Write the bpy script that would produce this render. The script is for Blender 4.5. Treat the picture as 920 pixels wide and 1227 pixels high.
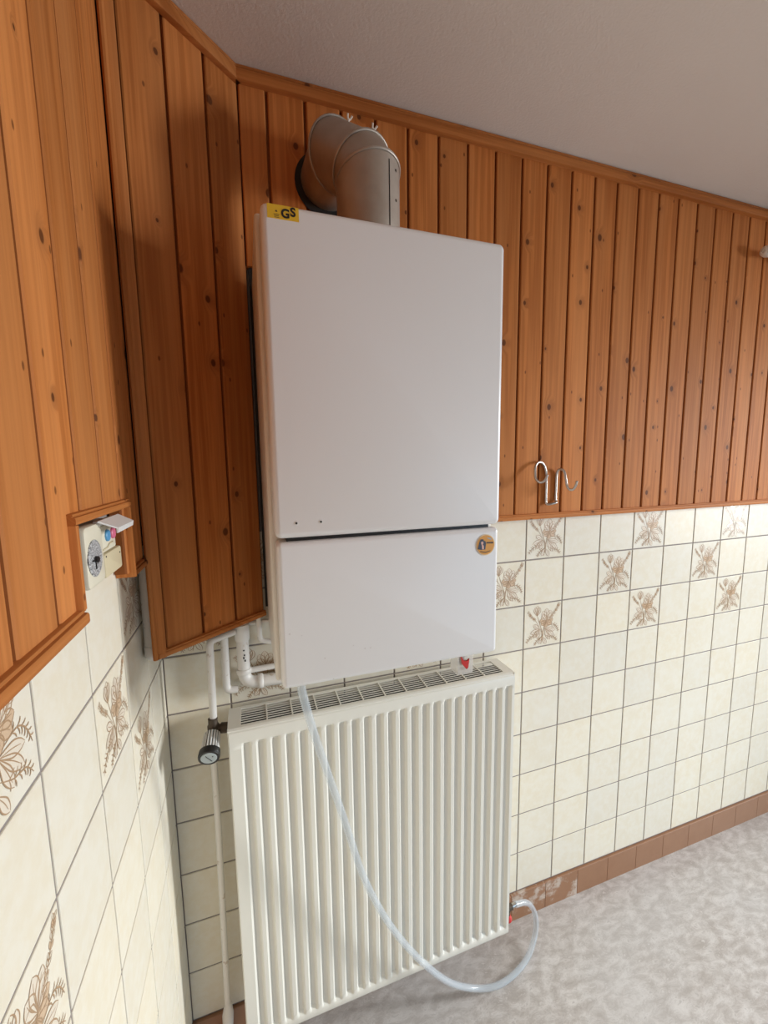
import bpy, bmesh, math, random
from mathutils import Vector, Matrix
random.seed(7)
for o in list(bpy.data.objects):
    bpy.data.objects.remove(o)
S = bpy.context.scene
C = S.collection

# ------------------------------------------------------------------ camera
cam_d = bpy.data.cameras.new('camera'); cam = bpy.data.objects.new('camera', cam_d); C.objects.link(cam)
cam_d.sensor_fit = 'HORIZONTAL'; cam_d.sensor_width = 36.0; cam_d.lens = 488.657 / 920 * 36.0
cam_d.clip_start = .01
cr, cu_, cf = (0.94895934, -0.31507754, -0.0142234), (0.05117445, 0.10931615, 0.99268885), (0.31121912, 0.94274924, -0.1198605)
cam.matrix_world = Matrix(((cr[0], cu_[0], -cf[0], 0.22452), (cr[1], cu_[1], -cf[1], -1.08433), (cr[2], cu_[2], -cf[2], 1.64233), (0, 0, 0, 1)))
S.camera = cam
# ------------------------------------------------------------------ world, daylight, exposure
W = bpy.data.worlds.new('world'); S.world = W; W.use_nodes = True
W.node_tree.nodes['Background'].inputs[0].default_value = (.72, .84, 1, 1)
W.node_tree.nodes['Background'].inputs[1].default_value = 1.0
S.view_settings.view_transform = 'Standard'; S.view_settings.look = 'None'
S.view_settings.exposure = -1.24; S.view_settings.gamma = 1.0; S.view_settings.use_curve_mapping = False

XR, YF, ZC = 1.0634 + .152 * 21, -3.0, 2.52       # right wall, wall behind the camera, ceiling
WR = (-1.68, -1.22, .95, 2.25)                     # window in right wall: y0 y1 z0 z1
WF = (2.0, 3.8, .12, 1.45)                        # unseen window added behind the camera for fill light: x0 x1 z0 z1
def daylight(name, loc, direction, sx, sy, power, col, spread=180):
    d = bpy.data.lights.new(name, 'AREA'); d.shape = 'RECTANGLE'; d.size = sx; d.size_y = sy
    d.energy = power; d.color = col; d.spread = math.radians(spread)
    o = bpy.data.objects.new(name, d); C.objects.link(o); o.location = loc
    o.rotation_euler = Vector(direction).to_track_quat('-Z', 'Y').to_euler()
    return o
daylight('daylight_right', (XR + .10, (WR[0] + WR[1]) / 2, (WR[2] + WR[3]) / 2), (-1, .26, -.36), .46, 1.3, 116, (.93, .975, 1.0), 80)
daylight('fill_front', ((WF[0] + WF[1]) / 2, YF - .14, (WF[2] + WF[3]) / 2), (-.62, 1, -.42), 1.8, 1.33, 25, (.40, .71, 1.0), 100)  # added fill light behind the camera, placed and aimed to shape the shading

# ------------------------------------------------------------------ helpers
WL = {}
def wl(o): return WL.get(o.name, Vector((0, 0, 0)))
def attach(o, parent):
    if parent is not None:
        o.parent = parent
        o.matrix_parent_inverse = PM[parent.name].inverted()
PM = {}
def link(o, loc=(0, 0, 0), rot=0, parent=None):
    C.objects.link(o); o.location = loc; o.rotation_euler = (0, 0, rot)
    PM[o.name] = Matrix.Translation(Vector(loc)) @ Matrix.Rotation(rot, 4, 'Z')
    attach(o, parent)
    return o
def tag(o, label, cat=None, group=None, kind=None):
    o['label'] = label
    if cat: o['category'] = cat
    if group: o['group'] = group
    if kind: o['kind'] = kind
    return o
def empty(name, loc):
    o = bpy.data.objects.new(name, None); o.empty_display_size = .05
    return link(o, loc)
def mesh(name, V, F, mat, smooth=False, midx=None):
    me = bpy.data.meshes.new(name); me.from_pydata([tuple(v) for v in V], [], F)
    for m in (mat if isinstance(mat, (list, tuple)) else [mat]): me.materials.append(m)
    if midx:
        for p, i in zip(me.polygons, midx): p.material_index = i
    bm = bmesh.new(); bm.from_mesh(me); bmesh.ops.recalc_face_normals(bm, faces=bm.faces); bm.to_mesh(me); bm.free()
    if smooth: me.shade_smooth() if smooth is True else me.set_sharp_from_angle(angle=math.radians(smooth))
    if smooth and smooth is not True:
        for p in me.polygons: p.use_smooth = True
    return me
def obj(name, me, parent=None, loc=(0, 0, 0), rot=0):
    return link(bpy.data.objects.new(name, me), loc, rot, parent)
class B:
    """collects shapes that make up one mesh"""
    def __init__(s): s.V = []; s.F = []
    def add(s, V, F):
        n = len(s.V); s.V += [Vector(v) for v in V]; s.F += [tuple(i + n for i in f) for f in F]; return s
    def box(s, x0, x1, y0, y1, z0, z1):
        return s.add([(x, y, z) for x in (x0, x1) for y in (y0, y1) for z in (z0, z1)],
                     [(0, 1, 3, 2), (4, 6, 7, 5), (0, 4, 5, 1), (2, 3, 7, 6), (0, 2, 6, 4), (1, 5, 7, 3)])
    def rings(s, R, caps=True, closed=False):
        n = len(R[0]); V = [v for r in R for v in r]; F = []
        m = len(R)
        for i in range(m if closed else m - 1):
            for j in range(n):
                a, b = i * n + j, i * n + (j + 1) % n; c, d = ((i + 1) % m) * n + (j + 1) % n, ((i + 1) % m) * n + j
                F.append((a, b, c, d))
        if caps and not closed: F += [tuple(range(n))[::-1], tuple((m - 1) * n + j for j in range(n))]
        return s.add(V, F)
    def tube(s, path, r, n=14, caps=True):
        P = [Vector(p) for p in path]; R = []; up = None
        rr = r if isinstance(r, (list, tuple)) else [r] * len(P)
        for i, p in enumerate(P):
            t = ((P[i + 1] - p).normalized() if i < len(P) - 1 else Vector()) + ((p - P[i - 1]).normalized() if i else Vector())
            t.normalize()
            if up is None:
                up = Vector((0, 0, 1)) if abs(t.z) < .9 else Vector((1, 0, 0))
            a = t.cross(up).normalized(); up = a.cross(t).normalized()
            R.append([p + (a * math.cos(k * 2 * math.pi / n) + up * math.sin(k * 2 * math.pi / n)) * rr[i] for k in range(n)])
        return s.rings(R, caps)
    def lathe(s, base, axis, prof, n=24, mod=None):
        base = Vector(base); ax = Vector(axis).normalized()
        a = ax.cross(Vector((0, 0, 1)) if abs(ax.z) < .9 else Vector((1, 0, 0))).normalized(); b = ax.cross(a)
        R = []
        for h, r in prof:
            R.append([base + ax * h + (a * math.cos(k * 2 * math.pi / n) + b * math.sin(k * 2 * math.pi / n)) * (r * (mod(k) if mod else 1)) for k in range(n)])
        return s.rings(R)
    def slab(s, pts_ring_fn, steps): pass
    def mesh(s, name, mat, smooth=False): return mesh(name, s.V, s.F, mat, smooth)
def fillet(pts, rad, n=6):
    P = [Vector(p) for p in pts]; out = [P[0]]
    for i in range(1, len(P) - 1):
        a = (P[i - 1] - P[i]); b = (P[i + 1] - P[i]); d = min(rad, a.length * .49, b.length * .49)
        p0 = P[i] + a.normalized() * d; p2 = P[i] + b.normalized() * d
        for k in range(n + 1):
            t = k / n; out.append(p0 * (1 - t) ** 2 + P[i] * 2 * t * (1 - t) + p2 * t * t)
    return out + [P[-1]]
def catmull(pts, n=10):
    P = [Vector(p) for p in pts]; P = [P[0] * 2 - P[1]] + P + [P[-1] * 2 - P[-2]]; out = []
    for i in range(1, len(P) - 2):
        a, b, c, d = P[i - 1:i + 3]
        for k in range(n):
            t = k / n
            out.append(.5 * ((2 * b) + (c - a) * t + (2 * a - 5 * b + 4 * c - d) * t * t + (3 * b - a - 3 * c + d) * t ** 3))
    return out + [P[-2]]
def rrect(x0, x1, z0, z1, r, n=6):
    out = []
    for cx, cz, a0 in ((x1 - r, z1 - r, 0), (x0 + r, z1 - r, 90), (x0 + r, z0 + r, 180), (x1 - r, z0 + r, 270)):
        for k in range(n + 1):
            a = math.radians(a0 + 90 * k / n); out.append((cx + r * math.cos(a), cz + r * math.sin(a)))
    return out

# ------------------------------------------------------------------ materials
def mat(name, col, rough=.5, metal=0, spec=.5, coat=0):
    m = bpy.data.materials.new(name); m.use_nodes = True
    b = m.node_tree.nodes['Principled BSDF']
    b.inputs['Base Color'].default_value = (*col, 1); b.inputs['Roughness'].default_value = rough
    b.inputs['Metallic'].default_value = metal; b.inputs['Specular IOR Level'].default_value = spec
    b.inputs['Coat Weight'].default_value = coat
    return m
class N:
    def __init__(s, m): s.m = m; s.t = m.node_tree; s.b = s.t.nodes['Principled BSDF']
    def n(s, typ, **k):
        x = s.t.nodes.new(typ)
        for a, v in k.items(): setattr(x, a, v)
        return x
    def l(s, a, b): s.t.links.new(a, b)
    def math(s, op, a, b=None, clamp=False):
        x = s.n('ShaderNodeMath', operation=op, use_clamp=clamp)
        for i, v in enumerate((a, b)):
            if v is None: continue
            if isinstance(v, (int, float)): x.inputs[i].default_value = v
            else: s.l(v, x.inputs[i])
        return x.outputs[0]
    def mix(s, f, a, b):
        x = s.n('ShaderNodeMix', data_type='RGBA')
        for i, v in ((0, f), (6, a), (7, b)):
            if isinstance(v, (int, float)): x.inputs[i].default_value = v
            elif isinstance(v, tuple): x.inputs[i].default_value = (*v, 1)
            else: s.l(v, x.inputs[i])
        return x.outputs[2]
    def smooth(s, v, a, b):
        x = s.n('ShaderNodeMapRange', interpolation_type='SMOOTHSTEP'); s.l(v, x.inputs[0])
        x.inputs[1].default_value = a; x.inputs[2].default_value = b; return x.outputs[0]
    def noise(s, vec, scale, detail=3, rough=.5):
        x = s.n('ShaderNodeTexNoise'); x.inputs['Scale'].default_value = scale; x.inputs['Detail'].default_value = detail; x.inputs['Roughness'].default_value = rough
        if vec is not None: s.l(vec, x.inputs['Vector'])
        return x.outputs[0]
    def coord(s, rnd=True):
        tc = s.n('ShaderNodeTexCoord').outputs['Object']
        if not rnd: return tc, None
        oi = s.n('ShaderNodeObjectInfo').outputs['Random']
        v = s.n('ShaderNodeVectorMath', operation='SCALE'); v.inputs[0].default_value = (31.7, 57.1, 83.3); s.l(oi, v.inputs['Scale'])
        a = s.n('ShaderNodeVectorMath', operation='ADD'); s.l(tc, a.inputs[0]); s.l(v.outputs[0], a.inputs[1])
        return a.outputs[0], oi
    def bump(s, h, strength, dist=.002):
        x = s.n('ShaderNodeBump'); x.inputs['Strength'].default_value = strength; x.inputs['Distance'].default_value = dist
        s.l(h, x.inputs['Height']); s.l(x.outputs[0], s.b.inputs['Normal'])
def wood(name, axis, tint=1.0):
    m = mat(name, (.4, .2, .1), .6, spec=.12); g = N(m)
    v, rnd = g.coord()
    sp = g.n('ShaderNodeSeparateXYZ'); g.l(v, sp.inputs[0])
    al = sp.outputs[axis]; others = [sp.outputs[i] for i in range(3) if i != axis]
    ac = g.math('ADD', others[0], others[1])
    def vec(sa, sl):
        c = g.n('ShaderNodeCombineXYZ'); g.l(g.math('MULTIPLY', ac, sa), c.inputs[0]); g.l(g.math('MULTIPLY', al, sl), c.inputs[1]); return c.outputs[0]
    # knots
    vo = g.n('ShaderNodeTexVoronoi', voronoi_dimensions='2D'); vo.inputs['Scale'].default_value = 1.0; vo.inputs['Randomness'].default_value = .95
    g.l(vec(10, 7.5), vo.inputs['Vector'])
    cs = g.n('ShaderNodeSeparateColor'); g.l(vo.outputs['Color'], cs.inputs[0])
    keep = g.math('GREATER_THAN', cs.outputs[0], .50)
    size = g.math('ADD', g.math('MULTIPLY', cs.outputs[1], .06), .025)
    dk = g.math('DIVIDE', vo.outputs['Distance'], size)
    knot = g.math('MULTIPLY', g.smooth(dk, 1.15, .7), keep)
    halo = g.math('MULTIPLY', g.smooth(dk, 4.0, .8), keep)
    vo2 = g.n('ShaderNodeTexVoronoi', voronoi_dimensions='2D'); vo2.inputs['Scale'].default_value = 1.0; vo2.inputs['Randomness'].default_value = 1.0
    g.l(vec(17, 9), vo2.inputs['Vector'])
    cs2 = g.n('ShaderNodeSeparateColor'); g.l(vo2.outputs['Color'], cs2.inputs[0])
    small = g.math('MULTIPLY', g.smooth(vo2.outputs['Distance'], .055, .028), g.math('GREATER_THAN', cs2.outputs[0], .74))
    knot = g.math('MAXIMUM', knot, g.math('MULTIPLY', small, .8))
    # grain lines bending round knots
    gr = g.n('ShaderNodeTexNoise'); gr.inputs['Scale'].default_value = 1; gr.inputs['Detail'].default_value = 4; gr.inputs['Roughness'].default_value = .55
    c2 = g.n('ShaderNodeCombineXYZ'); g.l(g.math('ADD', g.math('MULTIPLY', ac, 95), g.math('MULTIPLY', halo, 1.6)), c2.inputs[0]); g.l(g.math('MULTIPLY', al, 2.2), c2.inputs[1]); g.l(c2.outputs[0], gr.inputs['Vector'])
    broad = g.noise(vec(14, .9), 1, 2)
    base = g.mix(g.smooth(gr.outputs[0], .38, .66), (.42 * tint, .134 * tint, .032 * tint), (.57 * tint, .200 * tint, .053 * tint))
    base = g.mix(g.math('MULTIPLY', g.smooth(broad, .35, .7), .6), base, (.61 * tint, .243 * tint, .078 * tint))
    hs = g.n('ShaderNodeHueSaturation'); g.l(base, hs.inputs['Color']); g.l(g.math('ADD', g.math('MULTIPLY', rnd, .22), .88), hs.inputs['Value'])
    base = g.mix(g.math('MULTIPLY', halo, .30), hs.outputs[0], (.24, .085, .03))
    base = g.mix(g.math('MULTIPLY', knot, .88), base, (.105, .032, .011))
    g.l(base, g.b.inputs['Base Color'])
    g.bump(gr.outputs[0], .12, .0006)
    return m
M_groove = mat('dark_pine_joint', (.27, .080, .018), .55, spec=.2)
WOOD_Z, WOOD_X, WOOD_Y = wood('pine_vertical', 2), wood('pine_along_back_wall', 0, .92), wood('pine_along_left_wall', 1, .92)

M_tile = mat('cream_tile', (.74, .66, .52), .42, spec=.35)
g = N(M_tile); v, rnd = g.coord()
nz = g.noise(v, 42, 4, .62); nb = g.noise(v, 9, 2)
c = g.mix(g.smooth(nz, .35, .68), (.805, .722, .568), (.832, .768, .642))
c = g.mix(g.math('MULTIPLY', g.smooth(nb, .4, .7), .35), c, (.845, .798, .69))
hs = g.n('ShaderNodeHueSaturation'); g.l(c, hs.inputs['Color']); g.l(g.math('ADD', g.math('MULTIPLY', rnd, .07), .955), hs.inputs['Value'])
g.l(g.math('ADD', g.math('MULTIPLY', rnd, .16), .90), hs.inputs['Saturation'])
g.l(hs.outputs[0], g.b.inputs['Base Color']); g.bump(nb, .06, .002)
M_grout = mat('grout', (.23, .195, .175), .9); g = N(M_grout); v, _ = g.coord(False)
g.l(g.mix(g.noise(v, 6, 3), (.24, .20, .185), (.32, .28, .255)), g.b.inputs['Base Color'])
M_pline = mat('print_brown_line', (.44, .275, .155), .3)
M_pfill = mat('print_soft_brown', (.66, .47, .31), .3)
M_ppale = mat('print_pale', (.80, .70, .57), .3)
M_plaster = mat('white_plaster', (.66, .63, .60), .95); g = N(M_plaster); v, _ = g.coord(False)
nn = g.noise(v, 160, 3, .6); g.l(g.mix(g.noise(v, 3, 3), (.75, .70, .66), (.81, .76, .72)), g.b.inputs['Base Color']); g.bump(nn, .25, .004)
M_skirt = mat('brown_skirting_tile', (.30, .15, .08), .45); g = N(M_skirt); v, rnd = g.coord()
ns = g.noise(v, 18, 4, .6)
c = g.mix(ns, (.29, .135, .066), (.36, .185, .100))
g.l(c, g.b.inputs['Base Color'])
M_skirt_lime = mat('brown_skirting_with_lime_smear', (.30, .15, .08), .5); g = N(M_skirt_lime); v, rnd = g.coord()
lime = g.smooth(g.noise(v, 13, 5, .65), .50, .62)
g.l(g.mix(g.math('MULTIPLY', lime, .75), g.mix(g.noise(v, 18, 4, .6), (.29, .135, .066), (.36, .185, .100)), (.62, .53, .45)), g.b.inputs['Base Color'])
M_floor = mat('marbled_vinyl', (.5, .46, .42), .38); g = N(M_floor); v, _ = g.coord(False)
mp = g.n('ShaderNodeMapping'); mp.inputs['Rotation'].default_value = (0, 0, .5); mp.inputs['Scale'].default_value = (1, 2.0, 1); g.l(v, mp.inputs[0])
wn = g.n('ShaderNodeTexNoise'); wn.inputs['Scale'].default_value = 9; wn.inputs['Detail'].default_value = 3; g.l(mp.outputs[0], wn.inputs['Vector'])
wv = g.n('ShaderNodeVectorMath', operation='SCALE'); g.l(wn.outputs[1], wv.inputs[0]); wv.inputs['Scale'].default_value = .10
wa = g.n('ShaderNodeVectorMath', operation='ADD'); g.l(mp.outputs[0], wa.inputs[0]); g.l(wv.outputs[0], wa.inputs[1])
n1 = g.noise(wa.outputs[0], 26, 6, .70); n2 = g.noise(wa.outputs[0], 52, 4, .62); n3 = g.noise(v, 2.2, 2)
c = g.mix(g.smooth(n1, .34, .68), (.41, .365, .335), (.66, .625, .60))
c = g.mix(g.math('MULTIPLY', g.smooth(n2, .56, .68), .55), c, (.31, .27, .245))
c = g.mix(g.math('MULTIPLY', g.smooth(n2, .42, .30), .5), c, (.78, .75, .73))
c = g.mix(g.math('MULTIPLY', g.smooth(n3, .45, .7), .25), c, (.58, .57, .57))
g.l(c, g.b.inputs['Base Color']); g.bump(n1, .05, .002)
M_boiler = mat('white_enamel', (.80, .79, .79), .32)
M_flap = mat('white_enamel_splashed', (.80, .79, .79), .32); g = N(M_flap); v, _ = g.coord(False)
vo = g.n('ShaderNodeTexVoronoi'); vo.inputs['Scale'].default_value = 52; g.l(v, vo.inputs['Vector'])
cs = g.n('ShaderNodeSeparateColor'); g.l(vo.outputs['Color'], cs.inputs[0])
sp = g.n('ShaderNodeSeparateXYZ'); g.l(v, sp.inputs[0])
zone = g.math('MULTIPLY', g.smooth(sp.outputs[2], 1.42, 1.24), g.smooth(sp.outputs[0], .52, .30))
spot = g.math('MULTIPLY', g.math('MULTIPLY', g.smooth(vo.outputs['Distance'], .13, .06), g.math('GREATER_THAN', cs.outputs[0], .5)), zone)
g.l(g.mix(g.math('MULTIPLY', spot, .6), (.80, .79, .79), (.36, .30, .27)), g.b.inputs['Base Color'])
M_casing = mat('cream_enamel', (.72, .67, .60), .4)
M_black = mat('black_plastic', (.012, .011, .011), .4)
M_rad = mat('radiator_enamel', (.80, .77, .69), .26)
M_dust_shade = mat('dusty_shaded_metal', (.055, .046, .038), .9)  # dust, plus the shade inside the radiator put into the colour
M_pipe = mat('painted_pipe', (.76, .72, .66), .35); g = N(M_pipe); v, _ = g.coord(False)
g.l(g.mix(g.smooth(g.noise(v, 45, 4, .6), .62, .72), (.77, .73, .68), (.55, .45, .36)), g.b.inputs['Base Color'])
M_brass = mat('dull_brass', (.10, .075, .055), .5, .6)
M_headw = mat('white_plastic', (.75, .73, .70), .4)
M_grey = mat('grey_plastic', (.42, .46, .46), .4)
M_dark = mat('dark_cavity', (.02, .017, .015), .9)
M_steel = mat('brushed_steel', (.50, .47, .44), .3, .95)
M_zinc = mat('galvanised_steel', (.5, .46, .43), .42, .8); g = N(M_zinc); v, _ = g.coord(False)
vo = g.n('ShaderNodeTexVoronoi'); vo.inputs['Scale'].default_value = 70; g.l(v, vo.inputs['Vector'])
g.l(g.mix(g.math('MULTIPLY', g.noise(v, 14, 4, .6), .9), (.56, .52, .48), (.34, .27, .21)), g.b.inputs['Base Color'])
g.l(g.math('ADD', g.math('MULTIPLY', g.noise(v, 30, 3), .25), .36), g.b.inputs['Roughness'])
M_yellow = mat('yellow_sticker', (.75, .47, .03), .4)
M_orange = mat('orange_sticker', (.72, .34, .06), .4)
M_stkrim = mat('cream_sticker_rim', (.80, .66, .46), .4)
M_navy = mat('sticker_navy', (.05, .06, .09), .4)
M_pink = mat('sticker_pink', (.75, .45, .38), .4)
M_red = mat('red_plastic', (.55, .03, .025), .35)
M_blue = mat('blue_knob', (.10, .33, .58), .4)
M_rose = mat('pink_knob', (.70, .16, .26), .4)
M_ctrl = mat('cream_plastic', (.76, .70, .55), .4)
M_ctrl2 = mat('yellowed_plastic', (.68, .58, .38), .4)
M_dial = mat('dial_plate', (.40, .40, .40), .3); g = N(M_dial); v, _ = g.coord(False)
g.l(g.mix(g.smooth(g.noise(v, 420, 3, .6), .4, .62), (.18, .18, .18), (.66, .66, .66)), g.b.inputs['Base Color'])
M_nut = mat('pale_wing_nut', (.75, .68, .60), .4)
M_frame = mat('white_window_frame', (.78, .78, .76), .4)
def clear(name, col, f, rough=.15):
    m = mat(name, col, rough); g = N(m); tr = g.n('ShaderNodeBsdfTransparent'); mx = g.n('ShaderNodeMixShader'); mx.inputs[0].default_value = f
    out = [n for n in g.t.nodes if n.type == 'OUTPUT_MATERIAL'][0]
    g.l(tr.outputs[0], mx.inputs[1]); g.l(g.b.outputs[0], mx.inputs[2]); g.l(mx.outputs[0], out.inputs[0]); return m
M_hose = clear('clear_pvc', (.64, .70, .75), .36, .10)
M_bag = clear('clear_plastic', (.85, .82, .78), .45)
M_glass = clear('window_glass', (.9, .95, 1), .06, .02)

# ------------------------------------------------------------------ room shell
def struct(name, me, label, cat): return tag(obj(name, me), label, cat, kind='structure')
T = .15
struct('floor', B().box(-T, XR + T, YF - T, T, -.1, 0).mesh('floor', M_floor), 'beige grey marbled vinyl floor', 'floor')
struct('ceiling', B().box(-T, XR + T, YF - T, T, ZC, ZC + .1).mesh('ceiling', M_plaster), 'plain off-white plaster ceiling', 'ceiling')
GR = .0018
wall_back = struct('wall_back', B().box(-T, XR + T, GR, T, 0, ZC).mesh('wall_back', M_grout), 'back wall behind the boiler, tiled below and clad in pine boards above', 'wall')
wall_left = struct('wall_left', B().box(-T, -GR, YF, GR, 0, ZC).mesh('wall_left', M_grout), 'left wall with cream tiles below and pine boards above', 'wall')
y0, y1, z0, z1 = WR
struct('wall_right', B().box(XR, XR + T, YF, y0, 0, ZC).box(XR, XR + T, y1, GR, 0, ZC).box(XR, XR + T, y0, y1, 0, z0).box(XR, XR + T, y0, y1, z1, ZC).mesh('wall_right', M_plaster), 'plain plaster wall on the right with a narrow window', 'wall')
x0, x1, z0, z1 = WF
struct('wall_front', B().box(-T, x0, YF - T, YF, 0, ZC).box(x1, XR + T, YF - T, YF, 0, ZC).box(x0, x1, YF - T, YF, 0, z0).box(x0, x1, YF - T, YF, z1, ZC).mesh('wall_front', M_plaster), 'plain plaster wall facing the boiler with a wide window added for fill light', 'wall')
y0, y1, z0, z1 = WR
w = struct('window_1', B().box(XR + .02, XR + .06, y0, y0 + .03, z0, z1).box(XR + .02, XR + .06, y1 - .03, y1, z0, z1).box(XR + .02, XR + .06, y0 + .03, y1 - .03, z0, z0 + .03).box(XR + .02, XR + .06, y0 + .03, y1 - .03, z1 - .03, z1).mesh('window_1', M_frame), 'narrow white framed window in the right wall', 'window')
obj('pane', B().box(XR + .038, XR + .042, y0 + .03, y1 - .03, z0 + .03, z1 - .03).mesh('pane', M_glass), w)
x0, x1, z0, z1 = WF
w = struct('fill_window', B().box(x0, x0 + .05, YF - .07, YF - .02, z0, z1).box(x1 - .05, x1, YF - .07, YF - .02, z0, z1).box(x0 + .05, x1 - .05, YF - .07, YF - .02, z0, z0 + .05).box(x0 + .05, x1 - .05, YF - .07, YF - .02, z1 - .05, z1).mesh('fill_window', M_frame), 'wide white framed window facing the boiler, added for fill light', 'window')  # unseen frame added around the fill light
obj('pane', B().box(x0 + .05, x1 - .05, YF - .047, YF - .043, z0 + .05, z1 - .05).mesh('pane', M_glass), w)

# ------------------------------------------------------------------ wall tiles
PT, GAP, TT = .152, .0044, .006
Z0 = .1052
def tile_mesh(wd, ht):
    """tile face looks along -Y at y=0, lower left corner of its cell at origin"""
    a, b, c, d = GAP / 2, wd - GAP / 2, GAP / 2, ht - GAP / 2; e = .0012
    R = []
    for i, y in ((0, TT), (0, e), (e * .35, e * .3), (e, 0)):
        R.append([(a + i, y, c + i), (b - i, y, c + i), (b - i, y, d - i), (a + i, y, d - i)])
    return B().rings(R).mesh('tile', M_tile)
def flower_mesh():
    V, F, MI = [], [], []
    lev = [0]
    def poly(pts, mi):
        y = -.00012 - .00003 * mi - lev[0]; lev[0] += .0000012
        n = len(V); V.extend([(p[0] * PT, y, p[1] * PT) for p in pts]); F.append(tuple(range(n, n + len(pts)))); MI.append(mi)
    def stroke(pts, w, mi=0, taper=True):
        P = catmull([Vector((p[0], p[1], 0)) for p in pts], 5); y = -.0003 - lev[0]; lev[0] += .0000012
        n = len(V); m = len(P)
        for i, p in enumerate(P):
            t = (P[min(i + 1, m - 1)] - P[max(i - 1, 0)]).normalized(); nn = Vector((-t.y, t.x, 0))
            ww = w * (.35 + .65 * math.sin(math.pi * (i + .5) / m)) if taper else w
            for s_ in (1, -1):
                q = p + nn * ww * s_; V.append((q.x * PT, y, q.y * PT))
        for i in range(m - 1):
            F.append((n + 2 * i, n + 2 * i + 1, n + 2 * i + 3, n + 2 * i + 2)); MI.append(mi)
    def petal(cx, cz, ang, ln, wd, fill, w=.0052, vein=True):
        a = math.radians(ang); d = Vector((math.cos(a), math.sin(a))); n = Vector((-d.y, d.x)); c = Vector((cx, cz))
        L = [(0, 0), (.25, .55), (.55, 1), (.82, .75), (1, .08)]
        lp = [c + d * t * ln + n * s * wd for t, s in L]; rp = [c + d * t * ln - n * s * wd for t, s in L]
        if fill is not None: poly([(p.x, p.y) for p in lp] + [(p.x, p.y) for p in rp[:0:-1]], fill)
        stroke(lp, w); stroke(rp, w)
        if vein: stroke([c + d * ln * .1, c + d * ln * .5 + n * wd * .15, c + d * ln * .85], w * .7)
    def wheat(pts, n, size, mi=1):
        P = catmull([Vector((p[0], p[1], 0)) for p in pts], 8); stroke([(p.x, p.y) for p in P[::4]], .005)
        for k in range(n):
            i = int(len(P) * (.35 + .62 * k / n)); p = P[min(i, len(P) - 2)]; t = (P[min(i + 1, len(P) - 1)] - p).normalized(); a = math.degrees(math.atan2(t.y, t.x))
            for s_ in (-1, 1): petal(p.x, p.y, a + s_ * 34, size, size * .22, mi if k % 3 == 1 else None, .0035, False)
    def fern(pts, n, ln):
        P = catmull([Vector((p[0], p[1], 0)) for p in pts], 8); stroke([(p.x, p.y) for p in P[::4]], .006)
        for k in range(n):
            i = int(len(P) * (.2 + .75 * k / n)); p = P[min(i, len(P) - 2)]; t = (P[min(i + 1, len(P) - 1)] - p).normalized(); nn = Vector((-t.y, t.x, 0))
            for s_ in (-1, 1):
                q = p + (t * .6 + nn * s_) * ln * (1 - .45 * k / n); stroke([(p.x, p.y), ((p.x + q.x) / 2 + t.x * .01, (p.y + q.y) / 2 + t.y * .01), (q.x, q.y)], .005)
    wheat([(.50, .42), (.68, .62), (.84, .80), (.93, .95)], 9, .062)
    wheat([(.42, .45), (.30, .62), (.19, .72), (.10, .84)], 7, .052)
    for a, l in ((70, .20), (105, .21), (88, .23)): petal(.34, .72, a, l, .05, 2 if a != 88 else None, .006)
    stroke([(.50, .32), (.42, .52), (.34, .74)], .007)
    for a, l, f in ((140, .18, 2), (40, .20, 2), (92, .27, 2), (62, .24, 2), (118, .24, 2)): petal(.60, .60, a, l, .065, f)
    for a, l in ((175, .17), (5, .19), (210, .15), (330, .17), (270, .15)): petal(.58, .58, a, l, .055, 1)
    poly([(.55, .59), (.58, .55), (.63, .555), (.67, .59), (.63, .62), (.58, .63)], 0)
    for a, l in ((200, .26), (230, .24), (255, .22), (150, .2)): petal(.42, .42, a, l, .045, 2)
    for a, l in ((320, .34), (295, .30), (345, .30)): petal(.55, .42, a, l, .05, 2)
    stroke([(.58, .55), (.52, .38), (.50, .22), (.46, .06)], .009)
    stroke([(.44, .42), (.48, .30), (.47, .10)], .007)
    fern([(.44, .30), (.30, .30), (.16, .24), (.06, .13)], 7, .075)
    fern([(.48, .24), (.36, .16), (.28, .05)], 5, .06)
    fern([(.54, .28), (.68, .20), (.82, .17), (.90, .08)], 6, .065)
    fern([(.60, .45), (.78, .48), (.88, .40), (.93, .28)], 6, .06)
    petal(.50, .22, 300, .2, .04, 2); petal(.50, .24, 240, .2, .04, 2)
    return mesh('flower_print', V, F, [M_pline, M_pfill, M_ppale], midx=MI)
FLOWER = flower_mesh()
TILE = tile_mesh(PT, PT)
# back wall: 7 columns left of the reference joint, 11 to the right, 9 rows; row 0 is the top one
for col in range(-7, 21):
    for row in range(9):
        t = obj('tile', TILE, wall_back, (1.0634 + col * PT, 0, Z0 + (8 - row) * PT))
        if (row in (0, 2) and col % 3 == 0) or (row == 1 and col % 3 == 2):
            obj('flower_print', FLOWER, t, t.location)
# left wall: a cut column of 0.1345 m in the corner, then full tiles; rotated so that its face looks along +X
C0 = .1345
CUT = tile_mesh(C0, PT)
for k in range(19):
    wd = C0 if k == 0 else PT
    ys = 0 if k == 0 else -(C0 + (k - 1) * PT)
    for row in range(9):
        z = Z0 + (8 - row) * PT
        # local +X runs along world +Y after a +90 degree turn, the face looks along +X
        t = obj('tile', CUT if k == 0 else TILE, wall_left, (0, ys - wd, z), math.pi / 2)
        if (row in (0, 2) and k % 3 == 1) or (row == 1 and k % 3 == 2):
            obj('flower_print', FLOWER, t, (0, ys - wd, z), math.pi / 2)
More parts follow.
